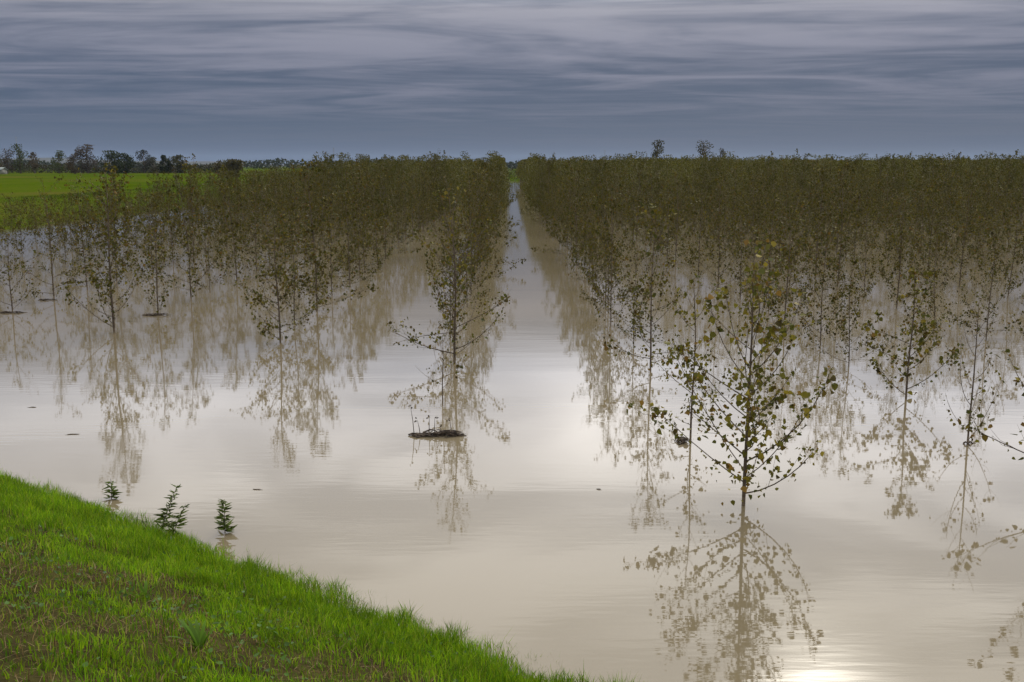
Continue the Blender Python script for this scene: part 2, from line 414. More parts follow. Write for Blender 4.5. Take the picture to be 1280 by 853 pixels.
# the rest of the plantation: past the 300 nearest it is one mass
def make_mass():
    rng = np.random.default_rng(77)
    lf, wd = MB(), MB()
    D = np.array([r[0] for r in rest]); X = np.array([r[2] for r in rest]); I = np.array([r[1] for r in rest])
    X = X + rng.normal(0, .1, len(X)); Y = D * H + rng.normal(0, .15, len(X))
    hh = rng.normal(1.17, 1, len(X)); hh = (1.17 + (hh - 1.17) * np.where(I < 0, .10, .05)) * H
    hh = np.where(I < -1, hh * (.97 - .008 * np.abs(I)), hh); hh = np.where((I < -4) & (D < 34), hh * .8, hh)
    # a few taller ones along the lane
    for (ri, dd, hv) in [(-1, 24.0, 1.26), (-2, 31.0, 1.42), (0, 29.0, 1.34), (-2, 32.0, 1.3), (-1, 24.6, 1.22)]:
        k = np.argmin(abs(D - dd) + 100 * (I != ri)); hh[k] = hv * H
    for band, (d0, d1, nl, ls) in enumerate([(0, 26, 900, .11), (26, 38, 420, .16), (38, 100, 190, .24)]):
        sel = np.where((D >= d0) & (D < d1))[0]
        if not len(sel): continue
        n = len(sel) * nl
        T = np.repeat(sel, nl)
        u = 1 - rng.random(n) * .98            # height share
        if d0 >= 38: u = 1 - rng.random(n) ** 1.5 * .6
        rad = (.43 * np.minimum(1.3 - u, 1) * np.clip(u * 5, .35, 1)) * H * np.sqrt(rng.random(n)) * .85 + .02
        an = rng.uniform(0, 6.28, n)
        P = np.stack([X[T] + rad * np.cos(an), Y[T] + rad * np.sin(an), .05 + u * hh[T]], 1)
        Dr = rng.normal(size=(n, 3)); Dr[:, 2] -= .4
        V, Q = leaves_geo(P, Dr, ls * rng.uniform(.6, 1.2, n), rng=rng, simple=True, ratio=.85)
        V[:, 2] = np.maximum(V[:, 2], .01)
        c = leaf_tint(n, rng, .5) * np.repeat(rng.uniform(.7, 1.3, (len(sel), 1)), nl, axis=0)
        lf.add(V, Q, c=np.repeat(c, 4, axis=0))
        for kx in sel:
            wd.tube([[X[kx], Y[kx], -.4], [X[kx] + .03, Y[kx], hh[kx] * .5], [X[kx], Y[kx], hh[kx] * .98]], [.05, .03, .006], 3)
    a = lf.build('poplar_stand', M_LEAF)
    return a, wd.build('poplar_stems', M_BARK)
ma, mw = make_mass()
st = obj('poplar_stand', ma); tag(st, 'dense dark olive stand of young poplars filling the plantation towards the horizon', 'poplar stand', kind='stuff')
tag(obj('trunk', mw, st), kind='stuff')

# ------------------------------------------------------------------ far trees beyond the plantation and meadow
def make_big_tree(seed, h, w, base, tone, dens=1., cl=.5, bare=.25):
    """grown tree: trunk, limbs, crown of leaf clumps in uneven lobes"""
    rng = np.random.default_rng(seed); wd, lf = MB(), MB()
    wd.tube([[0, 0, -.3], [.02 * h, 0, h * .3], [0, .01 * h, h * .6], [0, 0, h * .9]], [h * .03, h * .022, h * .014, h * .004], 7)
    lobes = []
    n_l = int(9 + 5 * dens)
    for k in range(n_l):
        u = base + (1 - base) * (k + .5) / n_l
        prof = math.sin(min(max((u - base) / (1 - base), .08), .95) * math.pi) ** .6
        a = rng.uniform(0, 6.28); rr = w * .5 * prof * rng.uniform(.35, .8)
        c = np.array([math.cos(a) * rr, math.sin(a) * rr, h * u * rng.uniform(.93, 1.0)])
        z0 = max(h * (u - .25), h * .1)
        wd.tube([[0, 0, z0], [c[0] * .5, c[1] * .5, (z0 + c[2]) * .55], list(c)], [h * .011, h * .008, h * .002], 4)
        lobes.append((c, w * rng.uniform(.16, .28)))
    n = int(1500 * dens)
    k = rng.integers(0, n_l, n)
    C = np.array([l[0] for l in lobes])[k]; Rr = np.array([l[1] for l in lobes])[k][:, None]
    g = rng.normal(size=(n, 3)); g /= np.linalg.norm(g, axis=1)[:, None]
    P = C + g * Rr * rng.random((n, 1)) ** .4 * np.array([1, 1, .9])
    P[:, 2] = np.clip(P[:, 2], .15, h)
    V, Q = leaves_geo(P, rng.normal(size=(n, 3)), cl * rng.uniform(.5, 1.2, n), rng=rng, ratio=.9, simple=True)
    V[:, 2] = np.maximum(V[:, 2], .05)
    lobe_t = rng.uniform(.75, 1.25, (n_l, 1))[k]
    c = np.array(tone)[None, :] * lobe_t * rng.uniform(.7, 1.3, (n, 1))
    lf.add(V, Q, c=np.repeat(c, 4, axis=0))
    return wd.build('tree_wood', M_BARK, True), lf.build('tree_leaves', M_LEAF)

GT = 'trees along the far edge of the meadow'
G1, G2, G3, BR, MV = (.05, .065, .014), (.028, .038, .014), (.045, .045, .02), (.075, .055, .026), (.06, .048, .036)
Gd = lambda x, y: float(height(np.array([float(x)]), np.array([float(y)]))[0])
def at(px, dist):                       # lateral place along the tree line for a bearing
    return (px - 636) / 1244 * dist
far_list = [ # bearing, distance, height, width, base, tone, dens, label
 (2, 330, 4.6, 7, .15, BR, .7, 'low rusty bush at the left end of the far tree line'),
 (19, 340, 8.2, 6.5, .2, MV, .55, 'thin grey-green tree with gaps in its crown beside the low rusty bush'),
 (35, 345, 9.8, 6.2, .15, G1, .75, 'tall yellow-green tree below the thin mast'),
 (52, 350, 7.2, 4.2, .2, BR, .45, 'sparse brownish tree just before the gap showing the far hills'),
 (83, 345, 7.8, 5.6, .2, G1, .6, 'fresh green narrow tree just after the gap showing the far hills'),
 (101, 350, 6.6, 5.2, .1, BR, .7, 'mid-height brown tree between the green narrow tree and the highest one'),
 (118, 350, 9.9, 8.0, .12, MV, 1.1, 'highest mauve-brown tree of the far tree line'),
 (145, 345, 7.6, 10., .03, G2, 1.5, 'wide dark green round tree in the middle of the far tree line'),
 (163, 350, 6.8, 7, .05, G2, 1.1, 'dark green tree merged with the wide round tree'),
 (187, 355, 8.0, 7.0, .15, (.034, .036, .028), .8, 'grey feathery-topped tree between two groups of dark trees'),
 (200, 360, 5.6, 6.0, .05, G3, .8, 'low grey-green tree beside the grey feathery-topped tree'),
 (213, 355, 6.2, 5.0, .03, G2, 1.1, 'compact blackish green tree, left of a rounded pair'),
 (229, 355, 6.2, 6.8, .03, G3, 1.1, 'rounded olive tree at the right end of the dark tree line'),
 (293, 235, 3.9, 7.2, .02, (.055, .048, .016), 1.4, 'squat round olive-brown bush standing above the left poplar tops'),
 (818, 262, 9.3, 5.6, .25, (.05, .05, .024), .55, 'lone feathery tree rising over the plantation, the slimmer of the two'),
 (876, 262, 9.6, 6.8, .3, (.05, .048, .024), .38, 'lone sparse tree with bare gaps rising over the plantation, the wider one'),
 (896, 268, 7.4, 4.5, .3, (.045, .042, .026), .25, 'thin half-bare tree just right of the wider lone sparse tree'),
]
for j, (px, dist, h, w, base, tone, dens, label) in enumerate(far_list):
    me2 = make_big_tree(500 + j, h, w, base, tone, dens, cl=.42 if dens < 1 else .5)
    x = at(px, dist)
    t = bpy.data.objects.new('field_tree', None); COL.objects.link(t); t.location = (x, dist, Gd(x, dist))
    tag(t, label, 'tree', GT)
    obj('trunk', me2[0], t); obj('crown', me2[1], t)

# low scrub under the tree line and the wood far behind: each reads as one mass
def scrub(name, label, x0, x1, y, h0, h1, n, cl, tones, seed, depth=12, freq=.08, z0=.8):
    rng = np.random.default_rng(seed); lf = MB()
    x = rng.uniform(x0, x1, n); yy = y + rng.uniform(0, depth, n)
    top = h0 + (h1 - h0) * (.5 + .3 * np.sin(x * freq + seed) + .2 * np.sin(x * freq * 2.7 + 1) + .15 * np.sin(x * freq * 7.1))
    z = z0 + rng.random(n) ** .7 * top
    V, Q = leaves_geo(np.stack([x, yy, z], 1), rng.normal(size=(n, 3)), cl * rng.uniform(.5, 1.3, n), rng=rng, simple=True, ratio=.9)
    c = np.array(tones)[rng.integers(0, len(tones), n)] * rng.uniform(.7, 1.2, (n, 1))
    lf.add(V, Q, c=np.repeat(c, 4, axis=0))
    o = obj(name, lf.build(name, M_LEAF)); tag(o, label, 'scrub', kind='stuff')
scrub('scrub', 'low dark scrub filling the space under the far tree line', -190, -98, 362, 1.6, 3.6, 9000, .55, [G2, G3, (.04, .03, .016)], 3)
scrub('field_edge_scrub', 'low dull olive scrub closing the far end of the lane', -60, 60, 249, 1.8, 3.0, 16000, .3, [(.04, .042, .018), (.05, .042, .018)], 8, depth=6, z0=0.)
scrub('woodland', 'bluish distant woodland along the horizon', -760, 900, 900, 3, 8.5, 26000, 2.2, [G2, (.03, .036, .02)], 5, depth=40, freq=.02)

# far hills
def hills():
    xs = np.linspace(-2600, -300, 120); ys = np.array([2600., 2900, 3300, 3800, 4300])
    pr = np.array([0, .75, 1., .7, 0])
    X, Y = np.meshgrid(xs, ys)
    crest = 17 * np.exp(-((xs + 1480) / 420.) ** 2) + 8 + 3 * np.sin(xs * .011) + 2 * np.sin(xs * .037)
    Z = .5 + pr[:, None] * crest[None, :] * np.clip((xs + 2600) / 300, 0, 1) * np.clip((-300 - xs) / 500, 0, 1)
    V = np.stack([X, Y, Z], -1).reshape(-1, 3); nx = len(xs)
    i = (np.arange(4)[:, None] * nx + np.arange(nx - 1)[None, :])
    Q = np.stack([i, i + 1, i + 1 + nx, i + nx], -1).reshape(-1, 4)
    m, nt, out = new_mat('wooded hill'); b = N(nt, 'ShaderNodeBsdfPrincipled'); b.inputs['Roughness'].default_value = 1
    g = N(nt, 'ShaderNodeNewGeometry'); no = N(nt, 'ShaderNodeTexNoise'); no.inputs['Scale'].default_value = .02; no.inputs['Detail'].default_value = 8
    cr = N(nt, 'ShaderNodeValToRGB'); cr.color_ramp.elements[0].color = (.004, .007, .006, 1); cr.color_ramp.elements[1].color = (.010, .014, .010, 1)
    nt.links.new(g.outputs['Position'], no.inputs['Vector']); nt.links.new(no.outputs[0], cr.inputs[0]); nt.links.new(cr.outputs[0], b.inputs['Base Color']); nt.links.new(b.outputs[0], out.inputs[0])
    tag(obj('hills', mesh_from('hills', V, [Q], m, None, True)), kind='structure')
hills()

# ------------------------------------------------------------------ small far structures
def plain(name, c, rough=.8):
    m, nt, out = new_mat(name); b = N(nt, 'ShaderNodeBsdfPrincipled'); b.inputs['Roughness'].default_value = rough
    tc = N(nt, 'ShaderNodeTexCoord'); no = N(nt, 'ShaderNodeTexNoise'); no.inputs['Scale'].default_value = 3; no.inputs['Detail'].default_value = 5
    cr = N(nt, 'ShaderNodeValToRGB'); cr.color_ramp.elements[0].color = (c[0] * .7, c[1] * .7, c[2] * .7, 1); cr.color_ramp.elements[1].color = (*c, 1)
    nt.links.new(tc.outputs['Object'], no.inputs['Vector']); nt.links.new(no.outputs[0], cr.inputs[0]); nt.links.new(cr.outputs[0], b.inputs['Base Color']); nt.links.new(b.outputs[0], out.inputs[0])
    return m
def box(mb, x0, x1, y0, y1, z0, z1):
    V = [[x, y, z] for z in (z0, z1) for y in (y0, y1) for x in (x0, x1)]
    mb.add(V, [[0, 2, 3, 1], [4, 5, 7, 6], [0, 1, 5, 4], [1, 3, 7, 5], [3, 2, 6, 7], [2, 0, 4, 6]])
sx = at(2, 325); sh = bpy.data.objects.new('farm_shed', None); COL.objects.link(sh); sh.location = (sx, 325, Gd(sx, 325))
tag(sh, 'low pale farm shed half hidden behind the left end of the meadow', 'shed')
b = MB(); box(b, -3.4, 3.4, -2, 2, -.2, 1.4)
b.add([[-3.4, -2, 1.4], [-3.4, 2, 1.4], [-3.4, 0, 2.05], [3.4, -2, 1.4], [3.4, 2, 1.4], [3.4, 0, 2.05]], T=[[0, 2, 1], [3, 4, 5]])
obj('wall', b.build('shed_wall', plain('shed render', (.20, .20, .17))), sh)
b = MB(); b.add([[-3.7, -2.3, 1.33], [3.7, -2.3, 1.33], [3.7, 0, 2.1], [-3.7, 0, 2.1], [3.7, 2.3, 1.33], [-3.7, 2.3, 1.33],
                 [-3.7, -2.3, 1.42], [3.7, -2.3, 1.42], [3.7, 0, 2.2], [-3.7, 0, 2.2], [3.7, 2.3, 1.42], [-3.7, 2.3, 1.42]],
                [[0, 3, 2, 1], [3, 5, 4, 2], [6, 7, 8, 9], [9, 8, 10, 11], [0, 1, 7, 6], [5, 11, 10, 4], [0, 6, 9, 3], [3, 9, 11, 5], [1, 2, 8, 7], [2, 4, 10, 8]])
obj('roof', b.build('shed_roof', plain('shed roof', (.22, .26, .25))), sh)
b = MB(); box(b, -.6, .6, -2.06, -2.005, -.2, 1.15); obj('door', b.build('shed_door', plain('shed door', (.12, .13, .12))), sh)
def mast(px, dist, h, label):
    b = MB(); b.tube([[0, 0, -.3], [0, 0, h * .5], [0, 0, h]], [.13, .10, .05], 6)
    for z in (.82, .9, .96): b.tube([[-.5, 0, h * z], [.5, 0, h * z]], [.03, .03], 4)
    x = at(px, dist); o = obj('antenna_mast', b.build('antenna_mast', plain('mast metal', (.25, .25, .26), .5)), loc=(x, dist, Gd(x, dist)))
    tag(o, label, 'mast')
mast(33, 420, 14.5, 'thin grey antenna mast behind the yellow-green tree of the far tree line')
mast(754, 420, 9.5, 'thin grey antenna mast on the horizon right of the lane')
mast(421, 420, 10, 'thin grey antenna mast above the left part of the poplar stand')

# ------------------------------------------------------------------ driftwood at the foot of the trees
def driftwood(x, y, length, height_, n, seed, label, rz=0., sprouts=0):
    rng = np.random.default_rng(seed); b = MB()
    for j in range(n):
        u = rng.uniform(-.5, .5); L = length * rng.uniform(.25, .75) * (1 - abs(u) * .8); a = rng.normal(0, .22)
        if rng.random() < .25: a = rng.uniform(-1.2, 1.2)
        c = np.array([u * length, rng.normal(0, .05), .012 + rng.random() ** 1.6 * height_ * max(.15, 1 - (2 * (u - .15)) ** 2)])
        d = np.array([math.cos(a), math.sin(a), rng.normal(0, .06)]); t = np.linspace(-.5, .5, 5)[:, None]
        P = c + d * t * L + np.array([0, 0, 1]) * .02 * np.sin(t * 5 + j) + np.array([0, .02, 0]) * np.cos(t * 7 + j)
        P[:, 2] = np.maximum(P[:, 2], .004)
        r = rng.uniform(.004, .014) * (1.5 if rng.random() < .15 else 1)
        b.tube(P, r * np.array([.5, 1, 1, .8, .4]), 5)
    o = obj('driftwood', b.build('driftwood', M_STICK, True), loc=(x, y, 0)); o.rotation_euler = (0, 0, rz)
    tag(o, label, 'driftwood', 'driftwood caught by the poplars')
    return o
dr = driftwood(RX(-1) + .06 * H, 3.62 * H, .60, .055, 60, 31, 'dark raft of flood debris and twigs alone in open water before the tall poplar')
# dead sprouts standing in the raft
rng = np.random.default_rng(5)
for j in range(6):
    b = MB(); x0 = -.34 + .11 * j + rng.uniform(-.03, .03); hgt = rng.uniform(.16, .5) * (1. if j < 3 else .6); ln = rng.uniform(-.35, .1)
    P = np.array([[x0, 0, -.05], [x0 + ln * hgt * .4, 0, hgt * .5], [x0 + ln * hgt, .02, hgt]])
    b.tube(P, [.006, .005, .002], 4); 
    lp = np.repeat(P[2:3], 3, 0) + rng.normal(size=(3, 3)) * .015
    V, Q = leaves_geo(lp, rng.normal(size=(3, 3)), np.full(3, .035), rng=rng); b.add(V, Q)
    obj('sprout', b.build('sprout', M_STICK), dr)
driftwood(RX(-4) - .02 * H, 6.80 * H, .62, .02, 26, 32, 'straight dark driftwood bar under the multi-stemmed low poplar by the left edge')
driftwood(RX(-4) - .03 * H - .12, 7.46 * H, .45, .02, 16, 33, 'short driftwood bar at the foot of the tall thin poplar against the green bank')
driftwood(RX(-3) + .02, 6.68 * H, .55, .03, 24, 34, 'driftwood bar at the foot of the slim poplar behind the tallest left one')
driftwood(RX(0) - .03 * H - .12, 3.53 * H, .22, .05, 22, 35, 'small dark clump of debris hung on the slim poplar behind the nearest one', .4)
driftwood(RX(1) - .055 * H, 3.49 * H, .16, .015, 6, 36, 'tiny twig lying across the foot of the almost leafless poplar')
def floater(x, y, L, label, seed):
    rng = np.random.default_rng(seed); b = MB()
    for j in range(5):
        c = rng.normal(size=3) * [L * .2, .01, 0]; a = rng.normal(0, .3); t = np.linspace(-.5, .5, 4)[:, None]
        P = c + np.array([math.cos(a), math.sin(a), 0]) * t * L; P[:, 2] = .003 + .003 * j / 5
        b.tube(P, np.array([.3, 1, .9, .3]) * .003, 4)
    tag(obj('floating_twig', b.build('floating_twig', M_STICK), loc=(x, y, 0)), label, 'twig')
def gnd(px, py):
    dep = R(10) + math.atan((py - 426.5) / 1244); d = H / math.tan(dep); z = d * math.cos(R(10)) + H * math.sin(R(10))
    return (px - 636) / 1244 * z, d
for (a, L, lb) in [((42, 509), .10, 'small dark twig floating below the left edge poplars'), ((91, 543), .16, 'pale thin twig floating left of the tall left poplar reflection'),
                   ((321, 612), .09, 'pale thin twig floating in the open water right of the bank weeds'), ((748, 612), .05, 'tiny speck of debris floating between the lane and the nearest poplar')]:
    x, y = gnd(*a); floater(x, y, L, lb, int(a[0]))

# ------------------------------------------------------------------ bank weeds
def weed(x, y, stems, label, seed, zb=-.05):
    rng = np.random.default_rng(seed)
    t = bpy.data.objects.new('weed', None); COL.objects.link(t); t.location = (x, y, 0); tag(t, label, 'weed', 'weeds standing in the water at the bank')
    for (ox, hgt, leanx, nn) in stems:
        st = MB(); lf = MB()
        u = np.linspace(0, 1, 6); P = np.stack([ox + leanx * hgt * u ** 1.2, .02 * np.sin(u * 3), zb + u * (hgt - zb)], 1)
        st.tube(P, np.linspace(.0065, .002, 6), 5)
        LP, LD, LS = [], [], []
        for q in range(nn):
            w = .15 + .85 * (q + .5) / nn; c = np.array([np.interp(w, u, P[:, k]) for k in range(3)])
            L = .105 * (1.15 - .8 * w) + .03
            if rng.random() < .1: continue
            for m in range(9):
                a = rng.uniform(0, 6.28); LP.append(c + rng.normal(size=3) * .004); LD.append([math.cos(a), math.sin(a), rng.uniform(-.25, .55)]); LS.append(L * rng.uniform(.6, 1.15))
        V, Q = leaves_geo(np.array(LP), np.array(LD), np.array(LS), rng=rng, ratio=.2)
        V[:, 2] = np.maximum(V[:, 2], .008)
        lf.add(V, Q, c=np.repeat(np.array([.09, .125, .025]) * rng.uniform(.5, 1.6, (len(LP), 1)), 6, 0))
        s = obj('stem', st.build('weed_stem', M_STICK, True), t); obj('foliage', lf.build('weed_leaves', M_WEED), s)
x, y = gnd(139, 623); weed(x, y, [(0, .24, .05, 6)], 'smallest bank weed, a little dark tuft standing in the water above the grass edge', 61)
x, y = gnd(197, 672); weed(x, y, [(0, .56, .42, 11), (.13, .36, .5, 8), (-.05, .2, -.5, 4)], 'tallest bank weed, leaning right with two stems at the grass edge', 62)
x, y = gnd(281, 666); weed(x, y, [(0, .36, .0, 12)], 'upright narrow bank weed shaped like a tiny fir, standing in the water', 63)

# ------------------------------------------------------------------ grass on the levee
def vnoise(x, y, s, seed):
    rng = np.random.default_rng(seed); G = rng.random((64, 64)); x = x / s; y = y / s
    xi, yi = np.floor(x).astype(int), np.floor(y).astype(int); fx, fy = x - xi, y - yi
    fx = fx * fx * (3 - 2 * fx); fy = fy * fy * (3 - 2 * fy); g = lambda a, b: G[a % 64, b % 64]
    return (g(xi, yi) * (1 - fx) + g(xi + 1, yi) * fx) * (1 - fy) + (g(xi, yi + 1) * (1 - fx) + g(xi + 1, yi + 1) * fx) * fy

def blades(x, y, hgt, wid, col, rng, lean=.5, flat=None):
    n = len(x); z = height(x, y)
    a = rng.uniform(0, 6.28, n); l = np.abs(rng.normal(0, lean, n)) + .1
    if flat is not None: l = np.where(flat, rng.uniform(2.5, 6, n), l)
    dx, dy = np.cos(a), np.sin(a)
    s = 1 / np.sqrt(1 + l * l)
    P0 = np.stack([x, y, z - .01], 1)
    P1 = P0 + (np.stack([dx * l * .35, dy * l * .35, np.ones(n)], 1) * (hgt * s * .55)[:, None])
    P2 = P0 + (np.stack([dx * l * 1.0, dy * l * 1.0, np.ones(n)], 1) * (hgt * s)[:, None])
    b = rng.uniform(0, 6.28, n); S = np.stack([np.cos(b), np.sin(b), np.zeros(n)], 1) * wid[:, None] * .5
    V = np.stack([P0 - S, P0 + S, P1 + S * .85, P1 - S * .85, P2], 1).reshape(-1, 3)
    i = np.arange(n)[:, None] * 5
    return V, i + np.array([[0, 1, 2, 3]]), i + np.array([[3, 2, 4]]), np.repeat(col, 5, 0)

def levee_grass():
    rng = np.random.default_rng(9); n = 400000
    s = rng.uniform(.9, S_EDGE + .85, n); q = rng.uniform(-16, 5.5, n)
    U = np.array([.812, -.583]); x = NB[0] * s + U[0] * q; y = NB[1] * s + U[1] * q
    s = bank_s(x, y)
    # keep what a step to either side could see
    keep = (y > .9) & (abs(x) < (y + 2.5) * .62 + 1.6)
    x, y, s = x[keep], y[keep], s[keep]
    edge = s + 1.1 * wob(x, y) * .9
    a = vnoise(x, y, .22, 1); b = vnoise(x + 7, y, .7, 2); c = vnoise(x, y + 5, .06, 3); e = vnoise(x, y, 2.2, 4)
    up = np.clip((S_EDGE - s) / 3.5, 0, 1)
    dry = np.clip((b * .6 + a * .45 + e * .2 - .665 + .10 * up) * 9, 0, 1) * np.clip((S_EDGE - .6 - s) * 1.2, 0, 1)
    green = rng.random(len(x)) > dry * .80
    keep = (green | (rng.random(len(x)) < .33)) & (edge < S_EDGE + .30)
    x, y, s, a, b, c, green, dry = [v[keep] for v in (x, y, s, a, b, c, green, dry)]
    n = len(x)
    hg = (.03 + .135 * a * (.15 + c) ** 1.2 + .04 * rng.random(n)) * (.8 + .5 * np.clip(1.2 - (S_EDGE - s) / 1.5, 0, 1))
    tall = rng.random(n) < .003; hg = np.where(tall, hg * 1.6 + .06, hg)
    flat = ~green & (rng.random(n) < .85); hg = np.where(flat, rng.uniform(.05, .16, n), hg)
    wd = rng.uniform(.004, .0085, n) * np.where(tall, .7, 1) * np.where(flat, .75, 1)
    pal = np.array([(.11, .21, .005), (.15, .26, .006), (.06, .14, .006), (.20, .28, .010), (.08, .16, .012), (.20, .23, .03)])
    col = pal[rng.choice(6, n, p=[.3, .26, .18, .12, .08, .06])] * (.75 + .8 * vnoise(x, y, .25, 8))[:, None] * rng.uniform(.6, 1.35, (n, 1))
    straw = np.array([(.22, .15, .06), (.13, .08, .032), (.34, .26, .13), (.075, .045, .02)])[rng.choice(4, n, p=[.3, .35, .12, .23])]
    col = np.where(green[:, None], col, straw)
    V, Q, T, C = blades(x, y, hg, wd, col, rng, flat=flat)
    mb = MB(); mb.add(V, Q, T, c=C)
    o = obj('grass', mb.build('grass', M_GRASS)); tag(o, 'lush short green grass with dry brown patches on the near levee bank', 'grass', kind='stuff')
levee_grass()

def clover():
    rng = np.random.default_rng(19); n = 5200
    s = rng.uniform(.9, S_EDGE - .1, n); q = rng.uniform(-9, 5, n); U = np.array([.812, -.583])
    x = NB[0] * s + U[0] * q; y = NB[1] * s + U[1] * q
    k = (vnoise(x, y, .5, 21) > .55) & (y > .9) & (abs(x) < (y + 2.5) * .6 + 1.5); x, y = x[k], y[k]; n = len(x)
    P = np.stack([x, y, height(x, y) + rng.uniform(.01, .06, n)], 1)
    D = rng.normal(size=(n, 3)); D[:, 2] = abs(D[:, 2]) * .3
    Nn = np.tile([0., 0., 1.], (n, 1)) + rng.normal(size=(n, 3)) * .3
    V, Q = leaves_geo(P, D, rng.uniform(.02, .05, n), N=Nn, rng=rng, ratio=.75)
    mb = MB(); mb.add(V, Q, c=np.repeat(np.array([.06, .12, .02]) * rng.uniform(.6, 1.5, (n, 1)), 6, 0))
    tag(obj('undergrowth', mb.build('undergrowth', M_GRASS)), 'small broad leaves scattered low between the levee grass blades', 'ground cover', kind='stuff')
clover()

def tussock(x, y, seed, n, L, label):
    rng = np.random.default_rng(seed); b = MB()
    z = float(height(np.array([x]), np.array([y]))[0])
    for j in range(n):
        a = rng.uniform(0, 6.28); l = L * rng.uniform(.5, 1.1); u = np.linspace(0, 1, 6)
        d = np.array([math.cos(a), math.sin(a), 0]); sd = np.array([-d[1], d[0], 0]); sp = rng.uniform(.3, .8)
        P = np.array([0, 0, -.01]) + d * (u * l * sp)[:, None] + np.array([0, 0, 1]) * (l * (u * 1.1 - .75 * sp * u ** 2))[:, None]
        w = .012 * np.sin((u * .9 + .1) * math.pi)[:, None] + .001
        V = np.empty((12, 3)); V[0::2] = P - sd * w; V[1::2] = P + sd * w
        Q = [[2 * k, 2 * k + 1, 2 * k + 3, 2 * k + 2] for k in range(5)]
        b.add(V, Q, c=np.array([.085, .17, .012]) * rng.uniform(.7, 1.3))
    tag(obj('grass_tussock', b.build('grass_tussock', M_GRASS, True), loc=(x, y, z)), label, 'tussock')
def onbank(px, py):
    lo = None
    dep = R(10) + math.atan((py - 426.5) / 1244); best = None
    for k in range(400):
        d = 1.5 + k * .03; zc = d * math.cos(R(10)); 
        z = H - d * math.tan(dep); xx = (px - 636) / 1244 * (d * math.cos(R(10)) + (H - z) * math.sin(R(10)))
        if z <= float(height(np.array([xx]), np.array([d]))[0]): return xx, d
    return xx, d
x, y = onbank(250, 812); tussock(x, y, 71, 16, .26, 'broad-bladed arching grass tussock low on the levee, near the bottom edge')
x, y = onbank(182, 748); tussock(x, y, 72, 12, .16, 'upright yellow-green grass tussock in the middle of the levee slope')

def bank_far_grass():
    rng = np.random.default_rng(29); n = 90000
    x = -28.2 - rng.random(n) ** 1.4 * 16; y = 16 + rng.random(n) ** 1.5 * 200
    k = (abs(x) < y * .56 + 6); x, y = x[k], y[k]; z = height(x, y); k = z > -.02; x, y = x[k], y[k]; n = len(x)
    hg = rng.uniform(.08, .22, n) * (.6 + .8 * vnoise(x, y, 3., 31)); wd = rng.uniform(.015, .05, n)
    col = np.array([(.065, .115, .004), (.085, .135, .006), (.045, .085, .005), (.10, .11, .016)])[rng.choice(4, n, p=[.4, .3, .2, .1])] * (.6 + .7 * vnoise(x, y, 6., 33))[:, None]
    V, Q, T, C = blades(x, y, hg, wd, col, rng, lean=.4)
    mb = MB(); mb.add(V, Q, T, c=C)
    tag(obj('meadow_grass', mb.build('meadow_grass', M_GRASS)), 'bright green grass on the low bank across the flooded rows', 'grass', kind='stuff')
bank_far_grass()

# ------------------------------------------------------------------ haze
HAZE = .00004
if HAZE:
    b = MB(); box(b, -6500, 6500, -6500, 7400, -3, 75)
    m, nt, out = new_mat('haze'); v = N(nt, 'ShaderNodeVolumePrincipled'); v.inputs['Color'].default_value = (.55, .70, 1., 1); v.inputs['Density'].default_value = HAZE
    v.inputs['Anisotropy'].default_value = .0
    nt.links.new(v.outputs[0], out.inputs['Volume'])
    o = obj('haze', b.build('haze', m)); tag(o, kind='stuff')

